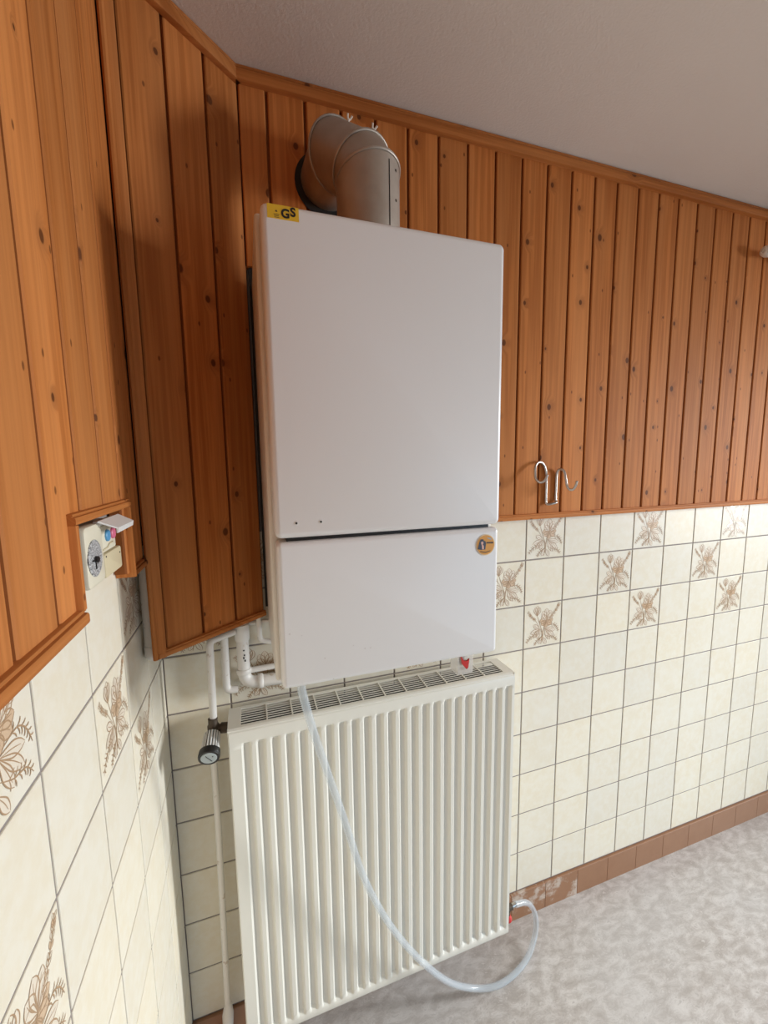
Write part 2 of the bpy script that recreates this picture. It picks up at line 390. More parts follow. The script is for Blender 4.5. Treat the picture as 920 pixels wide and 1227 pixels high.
# skirting tiles
def skirt_mesh(wd, m): return B().rings([[(a, y, 0), (wd - a, y, 0), (wd - a, y, Z0 - .002 - b), (a, y, Z0 - .002 - b)] for a, y, b in ((.0004, .0, 0), (.0004, -.0075, 0), (.0012, -.0085, .0012))]).mesh('skirting_tile', m)
bb = struct('baseboard_back', B().box(0, XR, -.0065, GR, 0, Z0 - .003).mesh('baseboard_back', M_skirt), 'low brown tile skirting along the back wall', 'baseboard')
SW = .147; SK, SKL = skirt_mesh(SW, M_skirt), skirt_mesh(SW, M_skirt_lime)
for k in range(-8, 22):
    x = 1.185 + k * SW
    if x < 0 or x + SW > XR: continue
    obj('skirting_tile', SKL if k in (-1, 0) else SK, bb, (x, 0, 0))
bl = struct('baseboard_left', B().box(-GR, .0065, YF, -.009, 0, Z0 - .003).mesh('baseboard_left', M_skirt), 'low brown tile skirting along the left wall', 'baseboard')
for k in range(19):
    obj('skirting_tile', SK, bl, (0, -.011 - (k + 1) * SW, 0), math.pi / 2)

# ------------------------------------------------------------------ pine boards
BW = .0868; BT = .020; ZW0, ZW1 = 1.460, 2.50
def board_prof(w):
    return [(0, 0), (0, BT - .005), (.0015, BT - .0018), (.004, BT), (w - .0075, BT), (w - .005, BT - .0018), (w - .0030, BT - .005), (w - .0030, BT - .007), (w, BT - .007), (w, 0)]
def groove(me, w):
    # darker colour in the tongue-and-groove joints
    for p in me.polygons:
        c_ = p.center
        if abs(p.normal.z) < .5 and (c_.x < .0012 or c_.x > w - .0042): p.material_index = 1
    return me
def board_mesh(w, h):
    return groove(B().rings([[(u, -d, z) for u, d in board_prof(w)] for z in (0, h)]).mesh('board', [WOOD_Z, M_groove]), w)
FULL = board_mesh(BW, ZW1 - ZW0)
XB = 1.0030
ks = range(-8, 40)
for k in ks:
    x = XB + k * BW
    if x + BW > XR + .001: break
    z0 = ZW0
    if x < .70: z0 = 2.105                      # boards are cut away behind the boiler
    obj('board', FULL if z0 == ZW0 else board_mesh(BW, ZW1 - z0), wall_back, (x, 0, z0))
xe = XB - 8 * BW
obj('board', board_mesh(xe - .2455, ZW1 - 2.105), wall_back, (.2455, 0, 2.105))
obj('shade_panel', B().box(.2500, .330, -.013, -.0002, 1.275, 2.104).mesh('shade_panel', M_dark), wall_back)  # dark panel added over tiles and wall, stands for the shade beside the boiler
# left wall boards (local X along +Y)
LT = .022
yb = -.215
YC0, YC1, ZCUT = -.512, -.293, 1.586             # cut-out for the room controller
for k in range(0, 31):
    ya = yb - (k + 1) * .088
    if k == 0: me = board_mesh(.1125, ZW1 - ZW0); z0 = ZW0
    elif k in (1, 2): me = board_mesh(.088, ZW1 - ZCUT); z0 = ZCUT
    elif k == 3:
        # notched board: full length on the far side of the cut-out edge, short above it
        w1 = YC0 - ya; b = B(); pr = board_prof(.088)
        left = [p for p in pr if p[0] <= w1]; left = [(0, 0), (0, BT - .005), (.0015, BT - .0018), (.004, BT), (w1, BT), (w1, 0)]
        b.rings([[(u, -d, z) for u, d in left] for z in (0, ZCUT - ZW0)]); b.rings([[(u, -d, z) for u, d in pr] for z in (ZCUT - ZW0, ZW1 - ZW0)])
        me = groove(b.mesh('board', [WOOD_Z, M_groove]), .088); z0 = ZW0
    else: me = board_mesh(.088, ZW1 - ZW0) if k == 4 else LB; z0 = ZW0
    if k == 4: LB = me
    obj('board', me, wall_left, (.002, ya, z0), math.pi / 2)
# slanted corner cladding in front of the pipes
DA, DB = Vector((.249, -.0125)), Vector((.022, -.2))
dd = (DA - DB); DLEN = dd.length; DANG = math.atan2(dd.y, dd.x); dd.normalize(); dn = Vector((dd.y, -dd.x))   # dn looks into the room
ZD0 = 1.268
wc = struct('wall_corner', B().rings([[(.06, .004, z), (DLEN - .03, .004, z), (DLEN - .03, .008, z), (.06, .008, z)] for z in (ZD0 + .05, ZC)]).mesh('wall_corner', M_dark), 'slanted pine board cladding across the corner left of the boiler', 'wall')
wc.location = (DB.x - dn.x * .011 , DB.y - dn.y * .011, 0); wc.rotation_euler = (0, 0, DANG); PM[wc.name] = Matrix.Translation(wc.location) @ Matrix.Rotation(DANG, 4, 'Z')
BT_keep = BT; BT = .011
for k in range(3):
    s0 = DLEN - (k + 1) * .0873; wbd = .0873
    p = DB + dd * s0 - dn * BT
    obj('board', board_mesh(wbd, ZW1 - ZD0), wc, (p.x, p.y, ZD0), DANG)
BT = BT_keep
# ------------------------------------------------------------------ trims
tn = [0]
def trim(b, m, label):
    tn[0] += 1; return struct('trim_%d' % tn[0], b.mesh('trim', m, 35), label, 'trim')
def strip(p0, p1, nrm, up, d, h, rnd=.004):
    """moulding from p0 to p1: depth d along nrm, height h along up, with rounded front"""
    p0, p1, nrm, up = Vector(p0), Vector(p1), Vector(nrm), Vector(up)
    q = rnd * .5
    pr = [(0, 0), (d - q, 0), (d - q * .3, q * .3), (d, q), (d, h * .55), (d - q * .4, h * .66), (d - q * 1.6, h * .70), (d - q * 1.6, h * .76), (d - q * 1.0, h * .82), (d - q * 1.2, h * .95), (d - q * 2, h), (0, h)]
    return [[p + nrm * a + up * b for a, b in pr] for p in (p0, p1)]
ex, ey, ez = Vector((1, 0, 0)), Vector((0, 1, 0)), Vector((0, 0, 1))
trim(B().rings(strip((.722, -.0005, 1.459), (XR, -.0005, 1.459), -ey, ez, .028, .0175)), WOOD_X, 'pine strip along the lower edge of the back wall boards')
trim(B().rings(strip((.243, -.0005, ZC - .034), (XR, -.0005, ZC - .034), -ey, ez, .034, .034, .008)), WOOD_X, 'pine strip under the ceiling along the back wall')
def d3(s, off, z): return (DB.x + dd.x * s + dn.x * off, DB.y + dd.y * s + dn.y * off, z)
dn3 = Vector((dn.x, dn.y, 0)); dd3 = Vector((dd.x, dd.y, 0))
trim(B().rings(strip(d3(-.005, 0, ZC - .034), d3(DLEN - .004, 0, ZC - .034), dn3, ez, .014, .034, .006)), WOOD_X, 'pine strip under the ceiling along the slanted corner cladding')
trim(B().rings(strip(d3(.012, -.012, ZD0 - .014), d3(DLEN - .004, -.012, ZD0 - .014), dn3, ez, .020, .014, .003)), WOOD_X, 'pine strip along the bottom edge of the slanted corner cladding')
trim(B().rings(strip((.001, -2.95, ZC - .034), (.001, -.208, ZC - .034), ex, ez, .036, .034, .008)), WOOD_Y, 'pine strip under the ceiling along the left wall')
# vertical corner strip between left boards and slanted boards
trim(B().rings([[Vector((x, y, z)) for x, y in ((.0235, -.1945), (.0245, -.1995), (.0285, -.2025), (.0325, -.2010), (.0350, -.1965), (.0440, -.1925), (.0475, -.1880), (.0465, -.1835), (.0380, -.1830))] for z in (ZD0 - .014, ZC - .034)]), WOOD_Z, 'upright pine corner strip between left boards and slanted cladding')
# left wall lower moulding, stepping round the controller
TD = .030
trim(B().rings(strip((.001, -2.95, 1.452), (.001, YC0, 1.452), ex, ez, TD, .020, .006)), WOOD_Y, 'pine moulding under the left boards, nearest the camera')
trim(B().rings(strip((.001, YC0 - .012, 1.472), (.001, YC0 - .012, ZCUT - .012), ex, ey, TD, .012, .005)), WOOD_Z, 'short upright pine moulding left of the room controller')
trim(B().rings(strip((.001, YC0 - .012, ZCUT - .012), (.001, YC1 + .010, ZCUT - .012), ex, ez, TD, .014, .005)), WOOD_Y, 'short pine moulding above the room controller')
trim(B().rings(strip((.001, YC1 - .001, 1.452), (.001, YC1 - .001, ZCUT - .012), ex, ey, TD, .011, .004)), WOOD_Z, 'short upright pine moulding right of the room controller')
trim(B().rings(strip((.001, YC1 + .010, 1.452), (.001, -.2035, 1.452), ex, ez, TD, .014, .005)), WOOD_Y, 'short pine moulding between room controller cut-out and corner strip')

# ------------------------------------------------------------------ boiler
BXL, BXR, BYF = .2635, .7190, -.360
boiler = tag(empty('gas_boiler', (.4915, -.19, 1.228)), 'tall white wall-hung gas boiler between corner cladding and tiles', 'boiler')
def shell(x0, x1, z0, z1, yb, yf, r, bev, n=5):
    R = [[(x, yb, z) for x, z in rrect(x0, x1, z0, z1, r)]]
    for k in range(n + 1):
        a = math.pi / 2 * k / n; i = bev * (1 - math.cos(a)); y = yf + bev * (1 - math.sin(a)) if bev else yf
        R.append([(x, y, z) for x, z in rrect(x0 + i, x1 - i, z0 + i, z1 - i, max(r - i, .0015))])
    return B().rings(R)
obj('casing', shell(.2555, .7270, 1.2260, 2.064, -.024, -.316, .006, .006).mesh('casing', M_casing, 30), boiler)
ud = obj('upper_door', shell(BXL, BXR, 1.5115, 2.0590, -.318, BYF, .012, .010).mesh('upper_door', M_boiler, 30), boiler)
lf = obj('lower_flap', shell(BXL + .001, BXR - .001, 1.2300, 1.5045, -.318, BYF + .002, .009, .009).mesh('lower_flap', M_flap, 30), boiler)
obj('door_gap', B().box(BXL + .02, BXR - .02, -.346, -.317, 1.5040, 1.512).mesh('door_gap', M_black), boiler)
for x in (.3007, .3442):
    h = obj('screw_hole', B().lathe((x, BYF + .001, 1.5388), (0, -1, 0), [(0, .0034), (.0014, .0034), (.0016, .003)], 16).mesh('screw_hole', M_headw), ud)
    obj('screw_hole_core', B().lathe((x, BYF + .001, 1.5388), (0, -1, 0), [(0, .0019), (.0019, .0019)], 12).mesh('screw_hole_core', M_black), ud)
st = obj('certification_sticker', B().box(.2745, .3245, BYF - .0006, BYF + .0005, 2.0345, 2.0555).mesh('certification_sticker', M_yellow), boiler)
tag(st, 'yellow sticker with black GS mark')
def text_mesh(txt, size, m, offset=0, name='lettering'):
    cu = bpy.data.curves.new('t', 'FONT'); cu.body = txt; cu.size = size; cu.offset = offset; cu.extrude = .0001; cu.align_x = 'CENTER'; cu.align_y = 'CENTER'
    o = bpy.data.objects.new('t', cu); C.objects.link(o); bpy.context.view_layer.update()
    me = bpy.data.meshes.new_from_object(o.evaluated_get(bpy.context.evaluated_depsgraph_get())); bpy.data.objects.remove(o)
    me.name = name; me.transform(Matrix.Rotation(math.pi / 2, 4, 'X')); me.materials.clear(); me.materials.append(m); return me
obj('letter', text_mesh('G', .0185, M_black, .0007), st, (.3030, BYF - .0009, 2.0432))
obj('letter', text_mesh('S', .0185, M_black, .0007), st, (.3150, BYF - .0009, 2.0470))
b = B()
for i, (a, c_) in enumerate(((.2845, .2935), (.2850, .2925), (.2855, .2930))): b.box(a, c_, BYF - .0008, BYF, 2.0405 - i * .0022, 2.0413 - i * .0022)
b.add([(.2868, BYF - .0008, 2.0445), (.2908, BYF - .0008, 2.0445), (.2888, BYF - .0008, 2.0480), (.2888, BYF - .0006, 2.0460)], [(0, 1, 2), (0, 1, 3), (1, 2, 3), (0, 2, 3)])
obj('small_print', b.mesh('small_print', M_brass), st)
rs = obj('round_sticker', B().lathe((.6853, BYF + .0025, 1.4698), (0, -1, 0), [(0, .0225), (.0012, .0225), (.0014, .0222)], 40).mesh('round_sticker', M_stkrim), boiler)
tag(rs, 'round orange sticker with dark printed figure')
sx, sy, sz = .6853, BYF + .0010, 1.4698
obj('sticker_ground', B().lathe((sx, sy + .0005, sz), (0, -1, 0), [(0, .0205), (.0008, .0205)], 40).mesh('sticker_ground', M_orange), rs)
def flat(pts, y, m, name, parent):
    return obj(name, B().rings([[(sx + u, yy, sz + v) for u, v in pts] for yy in (y + .0004, y)]).mesh(name, m), parent)
flat([(-.0188, -.0075), (-.0115, -.0095), (-.001, -.0095), (.0005, .003), (-.0015, .0085), (-.0045, .0085), (-.006, .0125), (-.0125, .0125), (-.0150, .0060)], sy - .0008, M_navy, 'printed_jacket', rs)
flat([(-.0085, -.0085), (-.0045, -.0085), (-.0050, -.001), (-.0075, .001), (-.0055, .0055), (-.0085, .0085), (-.0120, .0060), (-.0100, .001)], sy - .0011, M_pink, 'printed_face', rs)
flat([(.002, .006), (.0175, .0055), (.0182, .002), (.002, .003)], sy - .0008, M_brass, 'printed_band', rs)
flat([(.002, .0155), (.012, .0145), (.0145, .0095), (.006, .0125)], sy - .0008, M_grey, 'printed_cloud', rs)
flat([(-.013, -.0135), (0, -.0165), (.011, -.0135), (.0115, -.0122), (0, -.0150), (-.012, -.0122)], sy - .0008, M_brass, 'printed_line', rs)

# ------------------------------------------------------------------ flue elbow
FX, FY, FR = .4915, -.200, .0655
flue = tag(empty('flue_pipe', (FX, FY, 2.064)), 'galvanised steel flue elbow rising from the boiler into the wall', 'flue pipe')
ha = math.radians(24); hd = Vector((-math.sin(ha), math.cos(ha), 0))
def fp(h, z): return Vector((FX, FY, z)) + hd * h
def fdir(a): a = math.radians(a); return hd * math.sin(a) + ez * math.cos(a)
K = [Vector((FX, FY, 2.0655)), Vector((FX, FY, 2.226)), Vector((FX - .008, FY + .018, 2.254)), Vector((.4500, -.100, 2.325)), Vector((.4420, -.012, 2.318))]
nrm = []
for i in range(len(K)):
    t = Vector()
    if i: t += (K[i] - K[i - 1]).normalized()
    if i < len(K) - 1: t += (K[i + 1] - K[i]).normalized()
    nrm.append(t.normalized())
side = Vector((math.cos(ha), math.sin(ha), 0))
def mitre_ring(i, axis, r, n=40):
    """points of the cylinder of radius r with given axis cut by mitre plane i"""
    sd = (side - axis * side.dot(axis)).normalized(); u = axis.cross(sd).normalized(); out = []
    for k in range(n):
        a = 2 * math.pi * k / n; p = K[i] + (sd * math.cos(a) + u * math.sin(a)) * r
        out.append(p - axis * ((p - K[i]).dot(nrm[i]) / axis.dot(nrm[i])))
    return out
for i in range(4):
    ax = (K[i + 1] - K[i]).normalized()
    r = FR * (1.0, .985, .985, .97)[i]
    obj(('flue_riser', 'flue_wedge', 'flue_bend', 'flue_outlet')[i], B().rings([mitre_ring(i, ax, r), mitre_ring(i + 1, ax, r)]).mesh('flue', M_zinc, 40), flue)
def rim(i, r, w=.004):
    out = []
    ax = nrm[i]; u = ax.cross(side).normalized()
    base = [(p - K[i]) for p in mitre_ring(i, (K[i] - K[i - 1]).normalized(), r)]
    R = []
    for p in base:
        d = p.normalized(); R.append([K[i] + p + ax * w * math.cos(b_) + d * w * .7 * math.sin(b_) for b_ in [2 * math.pi * q_ / 8 for q_ in range(8)]])
    return B().rings(R, closed=True)
for i in (1, 2, 3): obj('seam_ring', rim(i, FR, .0042).mesh('seam_ring', M_zinc, True), flue)
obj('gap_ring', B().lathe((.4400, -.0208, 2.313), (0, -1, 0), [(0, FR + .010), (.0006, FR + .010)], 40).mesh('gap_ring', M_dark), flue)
obj('collar', B().lathe((FX, FY, 2.0645), (0, 0, 1), [(0, .074), (.014, .074), (.017, .071), (.020, .066)], 40).mesh('collar', M_zinc, 40), flue)
# overlapping seam strip with rivets on the riser
SA = math.radians(-66)
def cyl(a, z, r): return (FX + r * math.cos(a), FY + r * math.sin(a), z)
R = []
for z in (2.082, 2.228): R.append([cyl(SA + .56 * k / 6, z, FR + .0012) for k in range(7)] + [cyl(SA + .56 * (6 - k) / 6, z, FR - .002) for k in range(7)])
obj('lap_seam', B().rings(R).mesh('lap_seam', M_zinc, 40), flue)
obj('lap_joint', B().box(-.0006, .0006, -.0006, .0006, 2.082, 2.232).mesh('lap_joint', M_dark), flue, cyl(SA - .01, 0, FR + .0004), SA)
for z in (2.10, 2.165, 2.22):
    p = cyl(SA + .28, z, FR); obj('rivet', B().lathe(p, (math.cos(SA + .28), math.sin(SA + .28), 0), [(0, .003), (.002, .0026), (.003, .001)], 10).mesh('rivet', M_brass), flue)
def wing_nut(p, nm, t):
    p = Vector(p); nm = Vector(nm).normalized(); t = Vector(t).normalized()
    b = B().lathe(p, nm, [(-.004, .0036), (.004, .003)], 10)
    for s_ in (-1, 1):
        b.tube([p + nm * .002, p + nm * .005 + t * s_ * .004, p + nm * .011 + t * s_ * .006], [.0020, .0022, .0022], 8)
    obj('wing_nut', b.mesh('wing_nut', M_nut, 40), flue)
ax2 = (K[3] - K[2]).normalized(); up2 = side.cross(ax2).normalized()
if up2.z < 0: up2 = -up2
wing_nut(K[2] + (K[3] - K[2]) * .97 + up2 * FR, up2, side); wing_nut(K[2] + (K[3] - K[2]) * .04 + up2 * FR, up2, side)

# ------------------------------------------------------------------ radiator
RX0, RX1, RYF, RYB, RZ0, RZ1 = .1470, .9400, -.130, -.032, .140, 1.024
rad = tag(empty('radiator', (.5435, -.081, RZ0)), 'ribbed cream panel radiator standing below the white boiler', 'radiator')
def panel_mesh():
    xs = [(RX0 + .003, 0), ]
    pit = .0331; first = .1714
    k = 0
    while True:
        c_ = first + k * pit + pit / 2            # groove centre
        if c_ + .012 > RX1: break
        for u, d in ((-.0120, 0), (-.0108, .10), (-.0060, .94), (-.0045, 1), (.0045, 1), (.0060, .94), (.0108, .10), (.0120, 0)): xs.append((c_ + u, d))
        k += 1
    xs.append((RX1 - .003, 0))
    zs = [(RZ0, 0, .012), (RZ0 + .004, 0, .004), (RZ0 + .012, 0, 0), (.166, 0, 0), (.170, .15, 0), (.178, .9, 0), (.184, 1, 0), (.974, 1, 0), (.981, .85, 0), (.988, .12, 0), (.992, 0, 0), (RZ1 - .016, 0, 0), (RZ1 - .008, 0, .002), (RZ1 - .003, 0, .008)]
    V, F = [], []; n = len(xs)
    for z, m_, o_ in zs:
        for x, d in xs: V.append((x, RYF + o_ + .0095 * d * m_, z))
    for i in range(len(zs) - 1):
        for j in range(n - 1): F.append((i * n + j, i * n + j + 1, (i + 1) * n + j + 1, (i + 1) * n + j))
    off = len(V)
    for z, _, _ in zs:
        for x in (xs[0][0], xs[-1][0]): V.append((x, RYF + .022, z))
    m = len(zs)
    F += [(off + 2 * i, off + 2 * i + 1, off + 2 * i + 3, off + 2 * i + 2) for i in range(m - 1)]
    F += [(i * n, (i + 1) * n, off + 2 * i + 2, off + 2 * i) for i in range(m - 1)]
    F += [(i * n + n - 1, off + 2 * i + 1, off + 2 * i + 3, (i + 1) * n + n - 1) for i in range(m - 1)]
    F += [tuple(range(n)) + (off + 1, off), tuple((m - 1) * n + j for j in range(n)) + (off + 2 * m - 1, off + 2 * m - 2)]
    return mesh('front_panel', V, F, M_rad, 28)
obj('front_panel', panel_mesh(), rad)
obj('back_panel', B().box(RX0 + .004, RX1 - .004, RYB - .018, RYB - .002, RZ0, RZ1 - .02).mesh('back_panel', M_dust_shade), rad)
for x in (RX0, RX1 - .003):
    obj('side_plate', B().rings([[(xx, RYF + .004 + i_, RZ0 + .004), (xx, RYB, RZ0 + .004), (xx, RYB, RZ1 - .001), (xx, RYF + .004 + i_, RZ1 - .001)] for xx, i_ in ((x, 0), (x + .003, 0))]).mesh('side_plate', M_rad), rad)
gr_ = obj('top_grille', B().box(RX0, RX0 + .030, RYF + .010, RYB, RZ1 - .004, RZ1).box(RX1 - .030, RX1, RYF + .010, RYB, RZ1 - .004, RZ1)
          .box(RX0 + .030, RX1 - .030, RYF + .010, RYF + .020, RZ1 - .004, RZ1).box(RX0 + .030, RX1 - .030, RYB - .010, RYB, RZ1 - .004, RZ1)
          .rings([[(x, RYF + .004, RZ1 - .014), (x, RYF + .005, RZ1 - .003), (x, RYF + .010, RZ1), (x, RYF + .012, RZ1 - .006)] for x in (RX0, RX1)]).mesh('top_grille', M_rad), rad)
LBAR = B().box(RX0 + .030, RX1 - .030, -.0009, .0009, RZ1 - .0024, RZ1 - .0006).mesh('grille_bar', M_rad)
for k in range(6): obj('grille_bar', LBAR, gr_, (0, RYF + .020 + (k + 1) * .068 / 7, 0))
CBAR = B().box(-.0018, .0018, RYF + .020, RYB - .010, RZ1 - .0030, RZ1 - .0002).mesh('cross_bar', M_rad)
nb_ = 12
for k in range(1, nb_): obj('cross_bar', CBAR, gr_, (RX0 + .030 + k * (RX1 - RX0 - .060) / nb_, 0, 0))
CONV = B()
xs_ = [RX0 + .02 + i * (RX1 - RX0 - .04) / 48 for i in range(49)]
pr = [(x, -.072 + (.016 if i % 2 else -.016)) for i, x in enumerate(xs_)]
CONV.rings([[(x, y, z) for x, y in pr] + [(x, y + .002, z) for x, y in reversed(pr)] for z in (RZ0 + .03, RZ1 - .03)])
obj('convector_fins', CONV.mesh('convector_fins', M_dust_shade), rad)
for x in (.27, .82):
    for z in (.24, .80): obj('wall_bracket', B().box(x, x + .03, -.040, -.0002, z, z + .04).mesh('wall_bracket', M_rad), rad)

# ------------------------------------------------------------------ pipes in the corner
def pipe(name, pts, r, label, fil=.025, parts=(), m=None):
    p = B().tube(fillet(pts, fil), r).mesh(name, m or M_pipe, 40)
    o = tag(obj(name, p), label, 'pipe')
    for nm, base, axis, prof, mm in parts: obj(nm, B().lathe(base, axis, prof, 20).mesh(nm, mm, 35), o)
    return o
pipe('heating_pipe', [(.1135, -.070, 1.030), (.1165, -.070, 1.226), (.172, -.046, 1.232)], .0088, 'white pipe dropping to the thermostat valve, bent right at its top', .012)
pipe('heating_pipe', [(.096, -.034, .165), (.1035, -.034, .70), (.104, -.034, 1.0)], .0082, 'long thin cream pipe running down the tiles to the floor beside the radiator', .02,
     [('floor_joint', (.0935, -.034, .100), (.05, 0, 1), [(0, .014), (.03, .015), (.045, .013), (.068, .0085)], M_pipe)])
pipe('return_pipe', [(.0935, -.034, .0), (.0935, -.034, .105)], .011, 'short cream pipe stub rising from the floor in the corner', .02)
pipe('heating_pipe', [(.147, -.034, 1.275), (.1455, -.034, 1.075), (.172, -.034, 1.075)], .0095, 'white pipe with a low right-hand bend beside the thick pipe', .024)
p3 = pipe('waste_pipe', [(.189, -.024, 1.272), (.1885, -.030, 1.085), (.40, -.045, 1.085), (.40, -.06, 1.20)], .0155, 'thick white pipe elbowing to the right under the boiler', .030,
     [('socket', (.1885, -.0245, 1.200), (0, 0, 1), [(0, .0178), (.002, .0186), (.034, .0186), (.036, .0192), (.041, .0192), (.043, .0172)], M_pipe),
      ('elbow_socket', (.1885, -.0290, 1.112), (0, 0, 1), [(0, .0175), (.002, .0185), (.010, .0185), (.013, .0165)], M_pipe),
      ('elbow_socket', (.222, -.0325, 1.085), (1, 0, 0), [(0, .0172), (.002, .0185), (.010, .0185), (.013, .0165)], M_pipe)])
b = B()
for i, (dz, hh, dx) in enumerate(((1.176, .003, 0), (1.163, .004, .001), (1.155, .006, -.001), (1.148, .005, .002))): b.box(.1885 + .001 + dx, .1885 + .0045 + dx, -.0432, -.0410, dz, dz + hh)
obj('chipped_paint', b.mesh('chipped_paint', M_black), p3)
pipe('supply_pipe', [(.205, -.020, 1.112), (.36, -.022, 1.116), (.36, -.06, 1.20)], .0078, 'thin white pipe running right above the thick elbow', .02)
pipe('gas_pipe', [(.231, -.026, 1.262), (.231, -.028, 1.192), (.262, -.028, 1.184)], .0068, 'thin white pipe with a J bend close to the boiler side', .014)
pipe('supply_pipe', [(.204, -.016, 1.237), (.31, -.016, 1.237)], .0058, 'thin level pipe just under the slanted cladding', .01)
pipe('riser_pipe', [(.0155, -.168, 1.46), (.0155, -.168, 1.247), (.0165, -.100, 1.240), (.0165, -.012, 1.240)], .0112, 'white pipe dropping behind the left boards and bending to the back wall', .022,
     [('socket', (.0155, -.168, 1.252), (0, 0, 1), [(0, .0118), (.001, .0126), (.022, .0126), (.023, .0113)], M_pipe)])

# ------------------------------------------------------------------ thermostatic radiator valve
valve = tag(empty('radiator_valve', (.112, -.078, .985)), 'thermostatic valve with white ribbed head and black ring beside the radiator', 'valve')
obj('valve_body', B().lathe((.1125, -.074, .988), (0, 0, 1), [(0, .010), (.004, .0135), (.026, .0135), (.030, .011), (.044, .011)], 16).lathe((.1125, -.074, 1.005), (1, .0, -.12), [(0, .010), (.016, .010), (.017, .0125), (.031, .0125), (.033, .009), (.0375, .009)], 12).mesh('valve_body', M_brass, 35), valve)
ax = Vector((-.006, -.080, -.028)).normalized(); hb = Vector((.1115, -.080, 1.004))
obj('neck', B().lathe(hb, ax, [(0, .012), (.010, .013)], 16).mesh('neck', M_brass, 35), valve)
obj('ribbed_head', B().lathe(hb, ax, [(.008, .0135), (.011, .0190), (.018, .0198), (.050, .0205), (.053, .0205)], 72, lambda k: 1.0 if k % 4 < 2 else .90).mesh('ribbed_head', M_headw), valve)
obj('rib_core', B().lathe(hb, ax, [(.012, .0178), (.052, .0187)], 32).mesh('rib_core', M_black), valve)
rg = obj('black_ring', B().lathe(hb, ax, [(.0525, .0205), (.054, .0232), (.066, .0240), (.070, .0228), (.0705, .0185), (.069, .0178)], 40).mesh('black_ring', M_black, 40), valve)
fc = obj('face_disc', B().lathe(hb, ax, [(.060, .0178), (.0700, .0178), (.0712, .0165)], 36).mesh('face_disc', M_grey, 40), valve)
fa = ax.cross(Vector((0, 0, 1))).normalized(); fb = fa.cross(ax)
c0_ = hb + ax * .0713
def face_bar(u0, v0, u1, v1, w):
    p, q_ = c0_ + fa * u0 + fb * v0, c0_ + fa * u1 + fb * v1; t = (q_ - p).normalized(); s_ = t.cross(ax) * w
    return [[p + s_, p - s_, q_ - s_, q_ + s_], [x + ax * .0006 for x in (p + s_, p - s_, q_ - s_, q_ + s_)]]
obj('mark_line', B().rings(face_bar(.006, .010, -.006, -.010, .0006)).rings(face_bar(-.010, .005, -.0075, .006, .0012)).mesh('mark_line', M_black), fc)

# ------------------------------------------------------------------ room controller in the left boards
ctl = tag(empty('room_controller', (.0, -.432, 1.487)), 'cream heating controller with round timer dial set into the left boards', 'controller')
FXC = .030
def yslab(y0, y1, z0, z1, x0, x1, r, bev):
    R = [[(x0, y, z) for y, z in rrect(y0, y1, z0, z1, r, 4)]]
    for i, x in ((0, x1 - bev), (bev * .3, x1 - bev * .3), (bev, x1)): R.append([(x, y, z) for y, z in rrect(y0 + i, y1 - i, z0 + i, z1 - i, max(r - i, .0008), 4)])
    return B().rings(R)
obj('housing', yslab(-.500, -.366, 1.488, 1.5655, .0005, FXC - .008, .005, .002).mesh('housing', M_ctrl, 35), ctl)
tp = obj('timer_panel', yslab(-.503, -.4405, 1.4885, 1.5680, FXC - .010, FXC + .001, .008, .003).mesh('timer_panel', M_ctrl, 35), ctl)
dl = obj('timer_dial', B().lathe((FXC, -.4775, 1.5255), (1, 0, 0), [(0, .0240), (.0022, .0240), (.003, .0225), (.0032, .002)], 36).mesh('timer_dial', M_dial), tp)
obj('dial_knob', B().lathe((FXC + .002, -.4815, 1.5245), (1, 0, 0), [(0, .0045), (.005, .0042), (.0055, .003)], 14).box(FXC + .002, FXC + .0042, -.4925, -.4815, 1.5235, 1.5255).box(FXC + .002, FXC + .0042, -.4825, -.4805, 1.512, 1.5215).mesh('dial_knob', M_black, 35), tp)
kp = obj('knob_panel', yslab(-.4395, -.3790, 1.5235, 1.5610, FXC - .010, FXC - .001, .003, .0015).mesh('knob_panel', M_ctrl, 35), ctl)
for y, m in ((-.4165, M_blue), (-.3925, M_rose)):
    obj('setting_knob', B().lathe((FXC - .002, y, 1.5455), (1, 0, 0), [(0, .0085), (.003, .0085), (.004, .0075)], 24).mesh('setting_knob', m, 35), kp)
obj('slide_switch', B().tube([(FXC - .0005, -.437, 1.5278), (FXC - .0005, -.420, 1.5285), (FXC - .0005, -.410, 1.5325), (FXC - .0005, -.396, 1.5330)], .0012, 8).mesh('slide_switch', M_ctrl2, True), kp)
cv = obj('lower_cover', yslab(-.4395, -.3635, 1.4880, 1.5215, FXC - .012, FXC + .001, .004, .002).mesh('lower_cover', M_ctrl2, 35), ctl)
for y, z in ((-.434, 1.518), (-.372, 1.512)): obj('cover_screw', B().lathe((FXC, y, z), (1, 0, 0), [(0, .0013), (.0016, .0013)], 8).mesh('cover_screw', M_black), cv)
# opened card flap on top
fl = [(.033, -.462, 1.5695), (.033, -.375, 1.5695), (.052, -.371, 1.5580), (.052, -.449, 1.5580)]
b = B().rings([[Vector(p) for p in fl], [Vector(p) + Vector((.0012, 0, .0018)) for p in fl]])
b.rings([[Vector((.0505, y, 1.5588)), Vector((.0505, y, 1.5525)), Vector((.0520, y, 1.5525)), Vector((.0530, y, 1.5590))] for y in (-.449, -.371)])
b.box(.026, .034, -.455, -.380, 1.5640, 1.5700)
obj('hinged_flap', b.mesh('hinged_flap', M_headw), ctl)

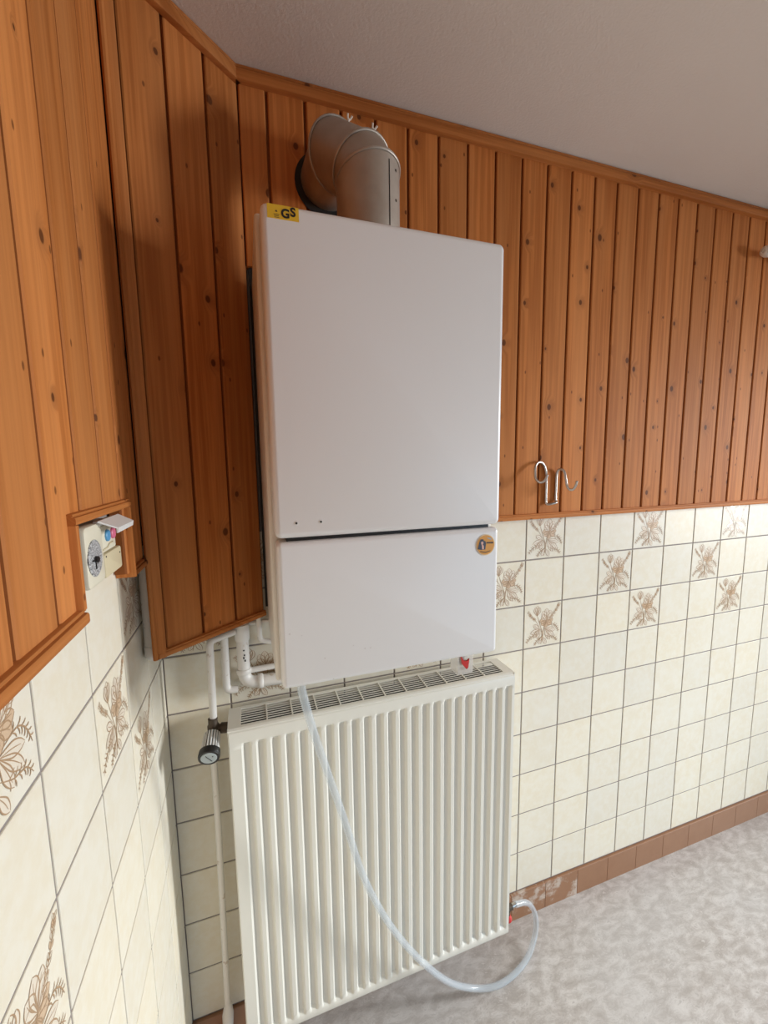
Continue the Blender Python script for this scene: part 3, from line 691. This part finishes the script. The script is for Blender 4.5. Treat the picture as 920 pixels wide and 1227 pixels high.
# ------------------------------------------------------------------ wire double hook on the pine boards
hk = [(1.0755, -.074, 1.600), (1.0690, -.071, 1.583), (1.0590, -.062, 1.5768), (1.0540, -.050, 1.5870), (1.0560, -.042, 1.605), (1.0640, -.034, 1.626), (1.0790, -.029, 1.637), (1.0975, -.025, 1.633), (1.1100, -.0245, 1.612), (1.1135, -.0245, 1.58), (1.1140, -.0245, 1.54), (1.1145, -.0248, 1.511), (1.118, -.029, 1.5045), (1.131, -.035, 1.5065), (1.146, -.035, 1.5095), (1.1515, -.029, 1.5100), (1.1520, -.0245, 1.520), (1.1520, -.0245, 1.56), (1.1520, -.0245, 1.590), (1.1535, -.027, 1.608), (1.1570, -.036, 1.6145), (1.1605, -.047, 1.608), (1.1625, -.053, 1.588), (1.1640, -.057, 1.566), (1.1680, -.064, 1.5525), (1.1735, -.073, 1.5520), (1.1770, -.080, 1.564), (1.1785, -.083, 1.579)]
hook = tag(obj('wire_hook', B().tube(catmull(hk, 5), .0037, 10).mesh('wire_hook', M_steel, True)), 'bent steel double wire hook on the pine boards right of the boiler', 'hook')

# ------------------------------------------------------------------ rod end at the top right of the back wall
rod = tag(empty('curtain_rod', (2.28, -.055, 2.36)), 'pale curtain rod end at the top right of the pine boards', 'curtain rod')
obj('rod', B().tube([(2.005, -.055, 2.362), (XR - .002, -.055, 2.362)], .011, 16).mesh('rod', M_nut, 40), rod)
obj('finial', B().lathe((2.020, -.055, 2.362), (-1, 0, 0), [(0, .012), (.004, .016), (.020, .0185), (.034, .0165), (.040, .010), (.041, .006), (.036, .005)], 20).mesh('finial', M_nut, 40), rod)
obj('rod_bracket', B().box(2.10, 2.115, -.066, -.0205, 2.345, 2.352).box(2.098, 2.117, -.024, -.0202, 2.33, 2.39).mesh('rod_bracket', M_nut), rod)

# ------------------------------------------------------------------ return valve, drain hose and tap
rv = tag(empty('return_valve', (.965, -.080, .16)), 'dark brass drain valve with red cap at the radiator foot', 'valve')
obj('valve_body', B().lathe((.9405, -.080, .168), (1, 0, 0), [(0, .009), (.012, .009), (.013, .013), (.030, .013), (.031, .010), (.044, .010)], 14).lathe((.966, -.080, .168), (0, 0, -1), [(0, .010), (.030, .010)], 14).mesh('valve_body', M_brass, 35), rv)
obj('red_cap', B().lathe((.966, -.080, .142), (.2, -.5, -1), [(0, .0125), (.012, .0135), (.018, .010)], 14).mesh('red_cap', M_red, 35), rv)
obj('hose_barb', B().lathe((.982, -.080, .168), (1, 0, .1), [(0, .008), (.008, .0072), (.020, .0060)], 12).mesh('hose_barb', M_steel, 35), rv)
pipe('return_pipe', [(.966, -.067, .168), (.966, -.02, .168), (.966, -.0003, .168)], .0075, 'short pipe from the drain valve into the tiled wall', .01, m=M_brass)
hs_ = [(.3010, -.318, 1.2255), (.3065, -.306, 1.180), (.3353, -.272, 1.0492), (.3949, -.222, .818), (.4603, -.193, .5697), (.5552, -.176, .3493), (.690, -.152, .130), (.795, -.146, .034), (.894, -.154, .0115), (1.000, -.132, .0120), (1.070, -.094, .034), (1.085, -.076, .088), (1.052, -.075, .148), (.996, -.080, .1695)]
tag(obj('drain_hose', B().tube(catmull(hs_, 10), .0088, 18, caps=False).mesh('drain_hose', M_hose, True)), 'clear plastic drain hose hanging from the boiler across the radiator to the floor', 'hose')
tap = tag(empty('drain_tap', (.675, -.285, 1.165)), 'small clear plastic sleeve with a red lever below the boiler', 'tap')
obj('plastic_sleeve', shell(.652, .694, 1.158, 1.2258, -.270, -.302, .004, .003).mesh('plastic_sleeve', M_bag, 35), tap)
obj('red_lever', B().rings([[(.6600, y, 1.206), (.6635, y, 1.186), (.6745, y, 1.172), (.6790, y, 1.176), (.6815, y, 1.196), (.6765, y, 1.192), (.6690, y, 1.192)] for y in (-.306, -.3025)]).mesh('red_lever', M_red), tap)
obj('stub', B().lathe((.673, -.286, 1.2262), (0, 0, -1), [(0, .009), (.030, .009), (.034, .006), (.050, .006)], 12).mesh('stub', M_brass, 35), tap)
